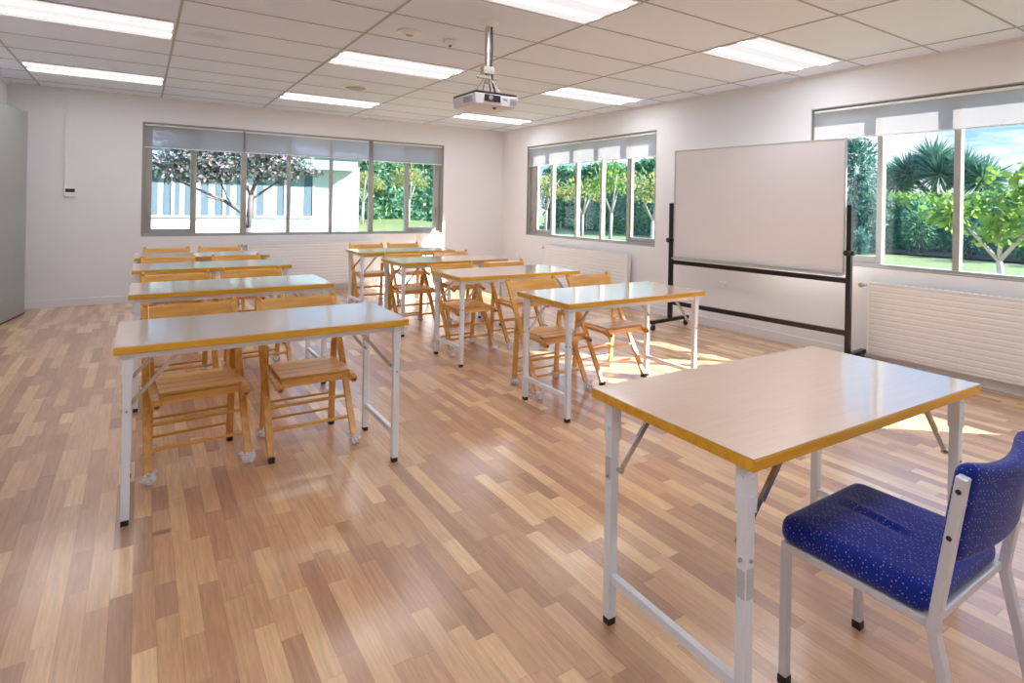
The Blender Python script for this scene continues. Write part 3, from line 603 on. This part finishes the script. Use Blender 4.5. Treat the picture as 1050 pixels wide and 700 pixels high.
CH = [(0.262, 3.285, 0.05, 'wooden folding chair under the nearest left table, its left one', ('r+1',)),
      (0.782, 3.245, 0.015, 'wooden folding chair under the nearest left table, its right one', ('f-1', 'r+1')),
      (0.268, 4.80, 0.07, 'wooden folding chair at the left half of the second left table', ()),
      (0.780, 4.90, 0.03, 'wooden folding chair at the right half of the second left table', ()),
      (0.262, 6.37, 0.05, 'wooden folding chair at the left half of the third left table', ()),
      (0.825, 6.35, 0.0, 'wooden folding chair at the right half of the third left table', ()),
      (0.262, 7.55, 0.0, 'wooden folding chair at the rearmost left table, its left one, by the bare wall', ()),
      (0.790, 7.52, 0.0, 'wooden folding chair at the rearmost left table, its right one, beside the back radiator', ()),
      (2.485, 3.335, -0.02, 'wooden folding chair at the left half of the front right table, full side in view', ()),
      (3.068, 3.355, 0.0, 'wooden folding chair at the right half of the front right table, standing in the sunlight', ('f+1', 'f-1')),
      (2.470, 4.67, 0.03, 'wooden folding chair at the left half of the second right table', ()),
      (3.040, 4.66, 0.02, 'wooden folding chair at the right half of the second right table', ()),
      (2.450, 5.90, 0.02, 'wooden folding chair at the left half of the third right table', ()),
      (3.050, 5.95, 0.0, 'wooden folding chair at the right half of the third right table', ()),
      (2.500, 7.47, -0.05, 'wooden folding chair at the left half of the rearmost right table', ()),
      (3.035, 7.46, 0.0, 'wooden folding chair at the right half of the rearmost right table', ())]
for x_, y_, rz, lb, bare in CH: wooden_chair(x_, y_, rz, lb, GC, bare)

# ------------------------------------------------------------------ blue upholstered chair
bc = tag(empty('upholstered_chair', (1.716, 0.775, 0), 0.0), 'blue flecked upholstered chair with grey square-tube legs at the foreground table', 'chair')
bc.scale = (1.05, 1, 1)
M['tube'] = plain('pale_grey_tube', (0.66, 0.68, 0.75), 0.3, metal=0.1)
q = MB()
for s in (-1, 1): q.box((s*0.19-0.011, -0.178, 0.378), (s*0.19+0.011, 0.21, 0.400))
q.box((-0.179, 0.188, 0.378), (0.179, 0.21, 0.400)); q.box((-0.179, -0.178, 0.378), (0.179, -0.156, 0.400)); q.build('seat_frame', M['tube'], bc, bevel=0.003)
for s in (-1, 1):
    q = MB(); q.box((s*0.19-0.0115, 0.187, 0.022), (s*0.19+0.0115, 0.2105, 0.379)); l = q.build('front_leg', M['tube'], bc, bevel=0.003)
    q = MB(); q.box((s*0.19-0.013, 0.186, 0), (s*0.19+0.013, 0.212, 0.024)); q.build('foot_cap', M['rubber'], l)
    q = MB(); q.bar((s*0.202, -0.264, 0.02), (s*0.202, -0.180, 0.388), 0.024, 0.026, (1, 0, 0)); q.bar((s*0.202, -0.180, 0.382), (s*0.202, -0.235, 0.752), 0.024, 0.026, (1, 0, 0)); q.rod((s*0.202-0.012, -0.180, 0.385), (s*0.202+0.012, -0.180, 0.385), 0.0132, seg=14); l = q.build('rear_leg', M['tube'], bc, bevel=0.003)
    q = MB(); q.box((s*0.202-0.014, -0.281, 0), (s*0.202+0.014, -0.249, 0.024)); q.build('foot_cap', M['rubber'], l)
    for zz in (0.61, 0.72):
        yy_ = -0.180-0.055*(zz-0.385)/0.367; q = MB(); q.rod((s*0.2135, yy_, zz), (s*0.216, yy_, zz), 0.006, seg=12); q.build('back_screw', M['rubber'], bc)
# cushions: lofted rounded slabs
def cushion(hx, hy, r, prof, fn, nc=8, ns=10, rings=9):
    """prof: (inset, c) from the rim of the underside over the side to the rim of the top; fn maps (a, b, c, q) to a point"""
    def outline(d):
        o, rr = [], max(r-d, 0.004); X, Y = hx-d-rr, hy-d-rr
        cs = [(X, -Y, -90), (X, Y, 0), (-X, Y, 90), (-X, -Y, 180)]
        for k, (cx_, cy_, a0) in enumerate(cs):
            for i in range(nc+1):
                t_ = math.radians(a0+90*i/nc); o.append((cx_+rr*math.cos(t_), cy_+rr*math.sin(t_)))
            nx_ = cs[(k+1) % 4]; t1 = math.radians(a0+90); t2 = math.radians(nx_[2])
            p, q_ = o[-1], (nx_[0]+rr*math.cos(t2), nx_[1]+rr*math.sin(t2))
            for i in range(1, ns): o.append((p[0]+(q_[0]-p[0])*i/ns, p[1]+(q_[1]-p[1])*i/ns))
        return o
    rows = []
    o0 = outline(prof[0][0]); rows.append([fn(0, 0, prof[0][1], 1)]*len(o0))
    for d, c in prof: rows.append([fn(x_, y_, c, 0) for x_, y_ in outline(d)])
    o1 = outline(prof[-1][0])
    for k in range(1, rings*3+1):
        f_ = 1-k/(rings*3); rows.append([fn(x_*f_, y_*f_, prof[-1][1], 1-f_) for x_, y_ in o1])
    rows = [r_+[r_[0]] for r_ in rows]
    mb = MB(); mb.sheet(rows); bmesh.ops.remove_doubles(mb.bm, verts=mb.bm.verts, dist=0.0003)
    return mb
def seat_fn(a_, b_, c, k):
    y_ = b_+0.026; lim = min(1, max(0, (y_+0.07)/0.05))*min(1, max(0, (0.18-y_)/0.03)); u_ = a_-0.012-(y_-0.05)*0.14
    cr_ = (0.007*math.exp(-(u_/0.010)**2)-0.006*math.exp(-((u_+0.020)/0.012)**2))*lim if c > 0.45 else 0
    return (a_, y_, c+cr_+(0.006*min(1, k*2.5) if c > 0.45 else 0))
pr_side = [(0.016, 0.4005), (0.006, 0.404), (0.001, 0.414), (0.0, 0.428), (0.002, 0.444), (0.008, 0.456), (0.018, 0.464), (0.032, 0.4675)]
cushion(0.204, 0.198, 0.042, pr_side, seat_fn).build('seat_pad', M['blue'], bc, smooth=True)
def back_fn(a_, b_, c, k):
    t_ = 1-(a_/0.19)**2; z_ = 0.658+b_
    return (a_, -0.204-0.060*(z_-0.6)/0.40-0.031*t_+c, z_-0.018*t_*(b_/0.12+0.4))
pr_back = [(0.020, -0.021), (0.008, -0.018), (0.001, -0.010), (0.0, 0.0), (0.001, 0.012), (0.008, 0.021), (0.022, 0.026)]
cushion(0.189, 0.122, 0.030, pr_back, back_fn).build('back_pad', M['blue'], bc, smooth=True)

# ------------------------------------------------------------------ outdoors
def lawn_z(x, y):
    r_ = 0.22*min(1, max(0, (x-6.5)/11.5)); b2 = 0.66*min(1, max(0.2, (17-x)/7))*min(1.3, max(0, (y-10)/17))
    return -0.16+r_+b2
q = MB(); rows = []
for i in range(41):
    rows.append([(-14+1.6*i, -12+1.6*j, lawn_z(-14+1.6*i, -12+1.6*j) if not (-2.5 < -14+1.6*i < 6.3 and -3 < -12+1.6*j < 10) else -0.3) for j in range(41)])
q.sheet(rows); tag(q.build('lawn', M['lawn'], smooth=True), kind='structure')

def leaves(name, pts, size, material, parent=None, aspect=0.5, seed=0, droop=None):
    rng = np.random.default_rng(seed); pts = np.asarray(pts, float); n = len(pts)
    a = rng.normal(size=(n, 3)); a /= np.linalg.norm(a, axis=1)[:, None]
    if droop is not None: a = droop
    t_ = rng.normal(size=(n, 3)); b2 = np.cross(a, t_); b2 /= np.linalg.norm(b2, axis=1)[:, None]+1e-9
    sz = size*rng.uniform(0.6, 1.3, n)[:, None]; wd = sz*aspect
    v = np.stack([pts-a*sz*0.5, pts+b2*wd*0.5, pts+a*sz*0.5, pts-b2*wd*0.5], 1).reshape(-1, 3)
    me = bpy.data.meshes.new(name); me.vertices.add(4*n); me.vertices.foreach_set('co', v.ravel()); me.loops.add(4*n); me.loops.foreach_set('vertex_index', np.arange(4*n, dtype=np.int32)); me.polygons.add(n); me.polygons.foreach_set('loop_start', np.arange(0, 4*n, 4, dtype=np.int32)); me.update(); me.validate()
    me.materials.append(material)
    return put(name, me, parent)
def blob_pts(rng, blobs, n, shell=0.55):
    out = []; vol = np.array([b[3]*b[4]*b[5] for b in blobs], float)**0.8; cnt = np.maximum(1, (n*vol/vol.sum()).astype(int))
    for b, c in zip(blobs, cnt):
        d = rng.normal(size=(c, 3)); d /= np.linalg.norm(d, axis=1)[:, None]; r_ = rng.uniform(shell, 1, c)[:, None]
        out.append(np.array(b[:3])+d*r_*np.array(b[3:6]))
    return np.concatenate(out)
def box_pts(rng, L_, D_, H_, n):
    p = rng.uniform(size=(n, 3))*np.array([L_, D_, H_]); k = rng.integers(0, 3, n)
    wob = 0.25*np.sin(p[:, 0]*1.7)+0.15*np.sin(p[:, 0]*4.1+p[:, 2]*3)
    p[k == 0, 1] = rng.uniform(0, 0.12*D_, (k == 0).sum())+wob[k == 0]*0.5; p[k == 1, 2] = H_-rng.uniform(0, 0.15, (k == 1).sum())+wob[k == 1]*0.6; return p
def branches(root, segs, material, name='trunk'):
    q = MB()
    for p, q_, r0, r1 in segs: q.rod(p, q_, r0, r1, seg=8); q.ball(q_, r1, 1)
    return q.build(name, material, root, smooth=True)
def place_local(root): return root.location

def hedge(x0, y0, x1, y1, hgt, dep, label, n, seed, material=None, size=0.16, base=0.0):
    ang = math.atan2(y1-y0, x1-x0); Lh = math.hypot(x1-x0, y1-y0); z0 = min(lawn_z(x0, y0), lawn_z(x1, y1))+base
    root = tag(empty('hedge', (x0, y0, z0), ang), label, 'hedge'); rng = np.random.default_rng(seed)
    leaves('foliage', box_pts(rng, Lh, dep, hgt, n), size, material or M['leaf_hedge'], root, 0.55, seed)
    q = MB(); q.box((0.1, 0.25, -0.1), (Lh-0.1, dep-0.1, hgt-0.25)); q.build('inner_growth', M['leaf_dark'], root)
    return root
hedge(6.6, 26.9, 16.6, 26.4, 3.1, 1.6, 'tall dense hedge beyond the lawn, seen through the right end of the back window', 12000, 1, size=0.26)
hedge(17.9, 26.4, 17.7, 17.5, 3.1, 1.6, 'tall green hedge behind the slim trees, through the far right window', 11000, 2, size=0.22)
th_ = hedge(20.6, 11.4, 20.6, 3.0, 1.70, 1.2, 'trimmed hedge with pale top below the spiky tree', 8000, 3, size=0.14)
rng = np.random.default_rng(77); pp_ = rng.uniform(size=(2600, 3))*np.array([8.4, 0.9, 0.42])+np.array([0, -0.1, 1.5]); leaves('new_growth', pp_, 0.13, M['leaf_lime'], th_, 0.55, 78)
hedge(20.6, 17.0, 20.6, 11.9, 3.2, 1.5, 'dark hedge behind the whiteboard side of the near window', 6000, 4, M['leaf_dark'], 0.2)

def tree(name, x, y, label, segs, blobs, n, leafm, barkm, size, seed, aspect=0.55, group=None, cat='tree'):
    root = tag(empty(name, (x, y, lawn_z(x, y)-0.03)), label, cat, group); branches(root, segs, barkm)
    rng = np.random.default_rng(seed); leaves('foliage', blob_pts(rng, blobs, n, 0.2), size, leafm, root, aspect, seed)
    return root
# magnolia in front of the white house (local coordinates from the trunk base)
tz = 0.85
tree('magnolia_tree', 1.78, 13.0, 'branching tree with pinkish leaves in front of the white house',
     [((0, 0, 0), (0.0, 0, 0.85), 0.07, 0.06), ((0, 0, 0.85), (-0.1, 0, 1.15), 0.045, 0.04), ((-0.1, 0, 1.15), (-0.42, 0.1, 1.38), 0.04, 0.032), ((-0.42, 0.1, 1.38), (-0.9, 0.0, 1.6), 0.03, 0.022), ((-0.9, 0, 1.6), (-1.35, 0.1, 1.82), 0.022, 0.012), ((-0.42, 0.1, 1.38), (-0.75, -0.2, 1.45), 0.02, 0.012),
      ((0, 0, 0.85), (0.03, 0, 1.5), 0.055, 0.045), ((0.03, 0, 1.5), (0.25, 0.1, 2.1), 0.04, 0.025), ((0.03, 0, 1.5), (-0.25, 0, 2.2), 0.035, 0.02), ((0.03, 0, 1.4), (0.5, 0.2, 1.75), 0.03, 0.018), ((0.5, 0.2, 1.75), (0.95, 0.2, 1.95), 0.018, 0.01), ((-0.3, 0.0, 1.3), (-0.5, 0.1, 1.75), 0.022, 0.014)],
     [(-1.35, 0, 2.05, 0.5, 0.5, 0.40), (-0.85, -0.2, 2.0, 0.5, 0.4, 0.35), (-0.35, -0.2, 1.95, 0.45, 0.4, 0.3), (0.35, -0.1, 2.0, 0.45, 0.4, 0.3), (-0.8, 0, 2.3, 0.6, 0.6, 0.5), (-0.3, 0, 2.35, 0.6, 0.6, 0.55), (0.3, 0, 2.3, 0.6, 0.6, 0.5), (0.8, 0, 2.15, 0.45, 0.5, 0.35), (-0.75, 0.1, 1.85, 0.4, 0.3, 0.15), (0.1, 0, 2.7, 0.7, 0.6, 0.4), (-1.0, 0, 2.6, 0.6, 0.5, 0.35), (1.2, 0, 2.0, 0.3, 0.3, 0.12)], 6500, M['leaf_pink'], M['barkdark'], 0.10, 11)
SL = 'slim young trees along the hedge'
def slim(x, y, label, s, seed, leafm, w=1.0):
    tree('young_tree', x, y, label, [((0, 0, 0), (0.03, 0, 1.1*s), 0.055, 0.045), ((0.03, 0, 1.1*s), (-0.35*w, 0.1, 2.0*s), 0.035, 0.018), ((0.03, 0, 1.1*s), (0.4*w, 0.1, 2.0*s), 0.035, 0.018), ((0.03, 0, 1.1*s), (0.05, -0.2, 2.3*s), 0.035, 0.018), ((-0.35*w, 0.1, 2.0*s), (-0.6*w, 0, 2.5*s), 0.016, 0.008), ((0.4*w, 0.1, 2*s), (0.65*w, 0, 2.5*s), 0.016, 0.008)],
         [(0, 0, 2.2*s, 0.8*w, 0.7, 0.55*s), (-0.5*w, 0, 1.9*s, 0.45*w, 0.45, 0.35*s), (0.55*w, 0, 1.95*s, 0.45*w, 0.45, 0.35*s)], 700, leafm, M['bark'], 0.13, seed, group=SL)
slim(9.42, 24.0, 'slim pale-trunked tree on the lawn in the rightmost pane of the back window', 0.95, 21, M['leaf_yellow'])
slim(7.45, 24.0, 'slim tree just right of the white house corner', 0.85, 22, M['leaf_yellow'])
slim(13.0, 18.9, 'leftmost slim tree through the far right window', 0.9, 23, M['leaf_yellow'])
slim(13.0, 16.6, 'second slim tree from the left through the far right window, with orange leaves', 0.85, 24, M['leaf_yellow'], 1.2)
slim(12.0, 13.9, 'slim tree in the middle right panes of the far right window', 1.0, 25, M['leaf_lime'], 1.1)
slim(11.5, 11.6, 'slim tree in the rightmost pane of the far right window', 0.9, 26, M['leaf_yellow'], 1.1)
# spiky cabbage tree above the trimmed hedge
root = tag(empty('spiky_tree', (24.6, 9.95, lawn_z(24.6, 9.95)-0.05)), 'big spiky round-headed tree against the sky in the near window', 'tree')
root.scale = (1.2, 1.2, 1.2)
branches(root, [((0, 0, 0), (0, 0, 1.6), 0.14, 0.12), ((0, 0, 1.5), (0.1, -0.7, 2.3), 0.09, 0.07), ((0, 0, 1.5), (0, 0.7, 2.3), 0.09, 0.07), ((0, 0, 1.5), (0.1, 0.1, 2.6), 0.09, 0.07)], M['barkdark'])
rng = np.random.default_rng(5); P_, A_ = [], []
for c in ((0.1, -0.75, 2.4), (0, 0.75, 2.35), (0.1, 0.1, 2.75), (-0.2, -0.2, 2.3), (0.1, -1.25, 2.1), (0.1, 1.2, 2.05)):
    d = rng.normal(size=(420, 3)); d[:, 2] = d[:, 2]*0.8+0.25; d /= np.linalg.norm(d, axis=1)[:, None]; P_.append(np.array(c)+d*0.42); A_.append(d)
leaves('foliage', np.concatenate(P_), 0.80, M['leaf_spike'], root, 0.055, 6, np.concatenate(A_))
# tall dark tree beside the whiteboard edge, leafy lime shrubtree at the right, shrubs in the bed
tree('tall_tree', 19.0, 9.95, 'tall dark tree beside the right edge of the whiteboard', [((0, 0, 0), (0, 0, 2.2), 0.13, 0.09)], [(0, 0, 2.6, 0.75, 0.75, 1.5), (0.2, -0.2, 1.3, 0.8, 0.8, 1.0), (0, 0.2, 3.6, 0.5, 0.5, 0.7)], 3200, M['leaf_dark'], M['barkdark'], 0.15, 31)
tree('lime_tree', 9.8, 3.05, 'leafy yellow-green tree with bare pale branches at the right edge of the near window',
     [((0, 0, 0), (0.02, 0.1, 0.8), 0.05, 0.04), ((0.02, 0.1, 0.8), (0, 0.55, 1.35), 0.03, 0.02), ((0, 0.55, 1.35), (0, 0.85, 1.85), 0.02, 0.012), ((0.02, 0.1, 0.8), (0, -0.4, 1.5), 0.03, 0.02), ((0, -0.4, 1.5), (0, -0.7, 1.9), 0.02, 0.01), ((0.02, 0.1, 0.8), (0.1, 0.1, 1.7), 0.03, 0.015), ((0, 0.55, 1.35), (0, 1.0, 1.4), 0.018, 0.01)],
     [(0, 0.7, 1.45, 0.4, 0.4, 0.35), (0, 0.1, 1.35, 0.5, 0.5, 0.4), (0, -0.5, 1.5, 0.5, 0.5, 0.45), (0, -0.2, 1.9, 0.5, 0.6, 0.3)], 1100, M['leaf_lime'], M['bark'], 0.125, 32, 0.6)
def shrub(x, y, r_, h_, label, leafm, seed, n=900, size=0.11):
    root = tag(empty('shrub', (x, y, lawn_z(x, y)-0.02)), label, 'shrub', 'shrubs in the garden bed')
    rng = np.random.default_rng(seed); leaves('foliage', blob_pts(rng, [(0, 0, h_*0.55, r_, r_, h_*0.5), (r_*0.4, r_*0.5, h_*0.4, r_*0.6, r_*0.6, h_*0.4)], n, 0.3), size, leafm, root, 0.5, seed)
    q = MB()
    for k in range(5): q.rod((0, 0, 0), (math.cos(k*1.3)*r_*0.5, math.sin(k*1.3)*r_*0.5, h_*0.6), 0.022, 0.01, seg=6)
    q.build('stem', M['barkdark'], root)
shrub(19.2, 8.15, 0.52, 1.7, 'rounded shrub left of the wide mullion of the near window', M['leaf_hedge'], 41, 1500)
shrub(19.2, 6.85, 0.42, 1.1, 'low dark shrub below the spiky tree', M['leaf_dark'], 42)
shrub(19.2, 5.5, 0.58, 1.5, 'bushy shrub in the bed right of the wide mullion', M['leaf_hedge'], 43, 1300)
shrub(19.2, 4.0, 0.55, 1.4, 'dark shrub in the bed behind the lime tree', M['leaf_dark'], 44)
shrub(17.4, 9.0, 0.3, 0.8, 'small shrub at the foot of the tall dark tree', M['leaf_dark'], 45, 700)
q = MB(); q.sheet([[(xx, yy_, lawn_z(xx, yy_)+0.05) for yy_ in np.linspace(2.0, 12.5, 14)] for xx in (18.6, 19.4, 20.4, 21.6)]); tag(q.build('garden_bed', M['soil']), kind='structure')

# white neighbouring house
HY = 20.0; HX = 6.08
hs = tag(empty('white_house', (HX, HY, lawn_z(HX, HY)-0.1)), 'white rendered house with curtained windows across the garden', 'house')
hz = hs.location.z
q = MB(); q.box((-11.5, 0, -0.6), (0, 6, 2.95-hz)); q.build('wall', M['render_white'], hs)
q = MB(); q.box((-11.8, -0.62, 2.34-hz), (-0.25, -0.02, 2.72-hz)); q.build('eave', M['fascia'], hs)
q = MB(); q.bm.verts.ensure_lookup_table()
pts = [(-11.9, -0.75, 2.75-hz), (0.3, -0.75, 2.75-hz), (0.3, 6.7, 2.75-hz), (-11.9, 6.7, 2.75-hz), (-8.5, 3, 3.6-hz), (-3, 3, 3.6-hz)]
vv = [q.bm.verts.new(p) for p in pts]
for f in ((0, 1, 5, 4), (1, 2, 5), (2, 3, 4, 5), (3, 0, 4), (3, 2, 1, 0)): q.bm.faces.new([vv[i] for i in f])
q.build('roof', M['roofing'], hs)
for wx0, wx1 in ((0.2, 1.33), (1.45, 2.66), (2.93, 4.58), (-1.6, 0.05)):
    a, c = wx0-HX, wx1-HX; q = MB(); z0, z1 = 0.84-hz, 2.30-hz
    q.box((a-0.05, -0.06, z0-0.05), (c+0.05, -0.001, z0)); q.box((a-0.05, -0.06, z1), (c+0.05, -0.001, z1+0.05)); q.box((a-0.05, -0.06, z0), (a, -0.001, z1)); q.box((c, -0.06, z0), (c+0.05, -0.001, z1)); q.box(((a+c)/2-0.03, -0.055, z0), ((a+c)/2+0.03, -0.002, z1))
    wf = q.build('window', M['render_white'], hs)
    q = MB(); q.box((a, -0.02, z0), (c, -0.003, z1)); q.build('net_curtain', M['net'], wf)
    q = MB()
    for cx_, w_ in ((a+0.11, 0.2), ((a+c)/2-0.13, 0.16), ((a+c)/2+0.12, 0.1), (c-0.13, 0.24)): q.box((cx_-w_/2, -0.03, z0), (cx_+w_/2, -0.0205, z1))
    q.build('curtain', M['curtain'], wf)
t = tag(empty('round_wall_cover', (5.36, HY-0.5, 0.50)), 'round pale ribbed disc standing at the foot of the white house, near its corner', 'garden object')
q = MB()
for k in range(4): q.rod((0, -0.02-0.012*k, 0), (0, 0.1, 0), 0.21-0.045*k, seg=28)
q.build('disc', M['fascia'], t)
q = MB(); q.box((-0.03, 0.02, -0.5), (0.03, 0.08, -0.15)); q.build('stand', M['fascia'], t)
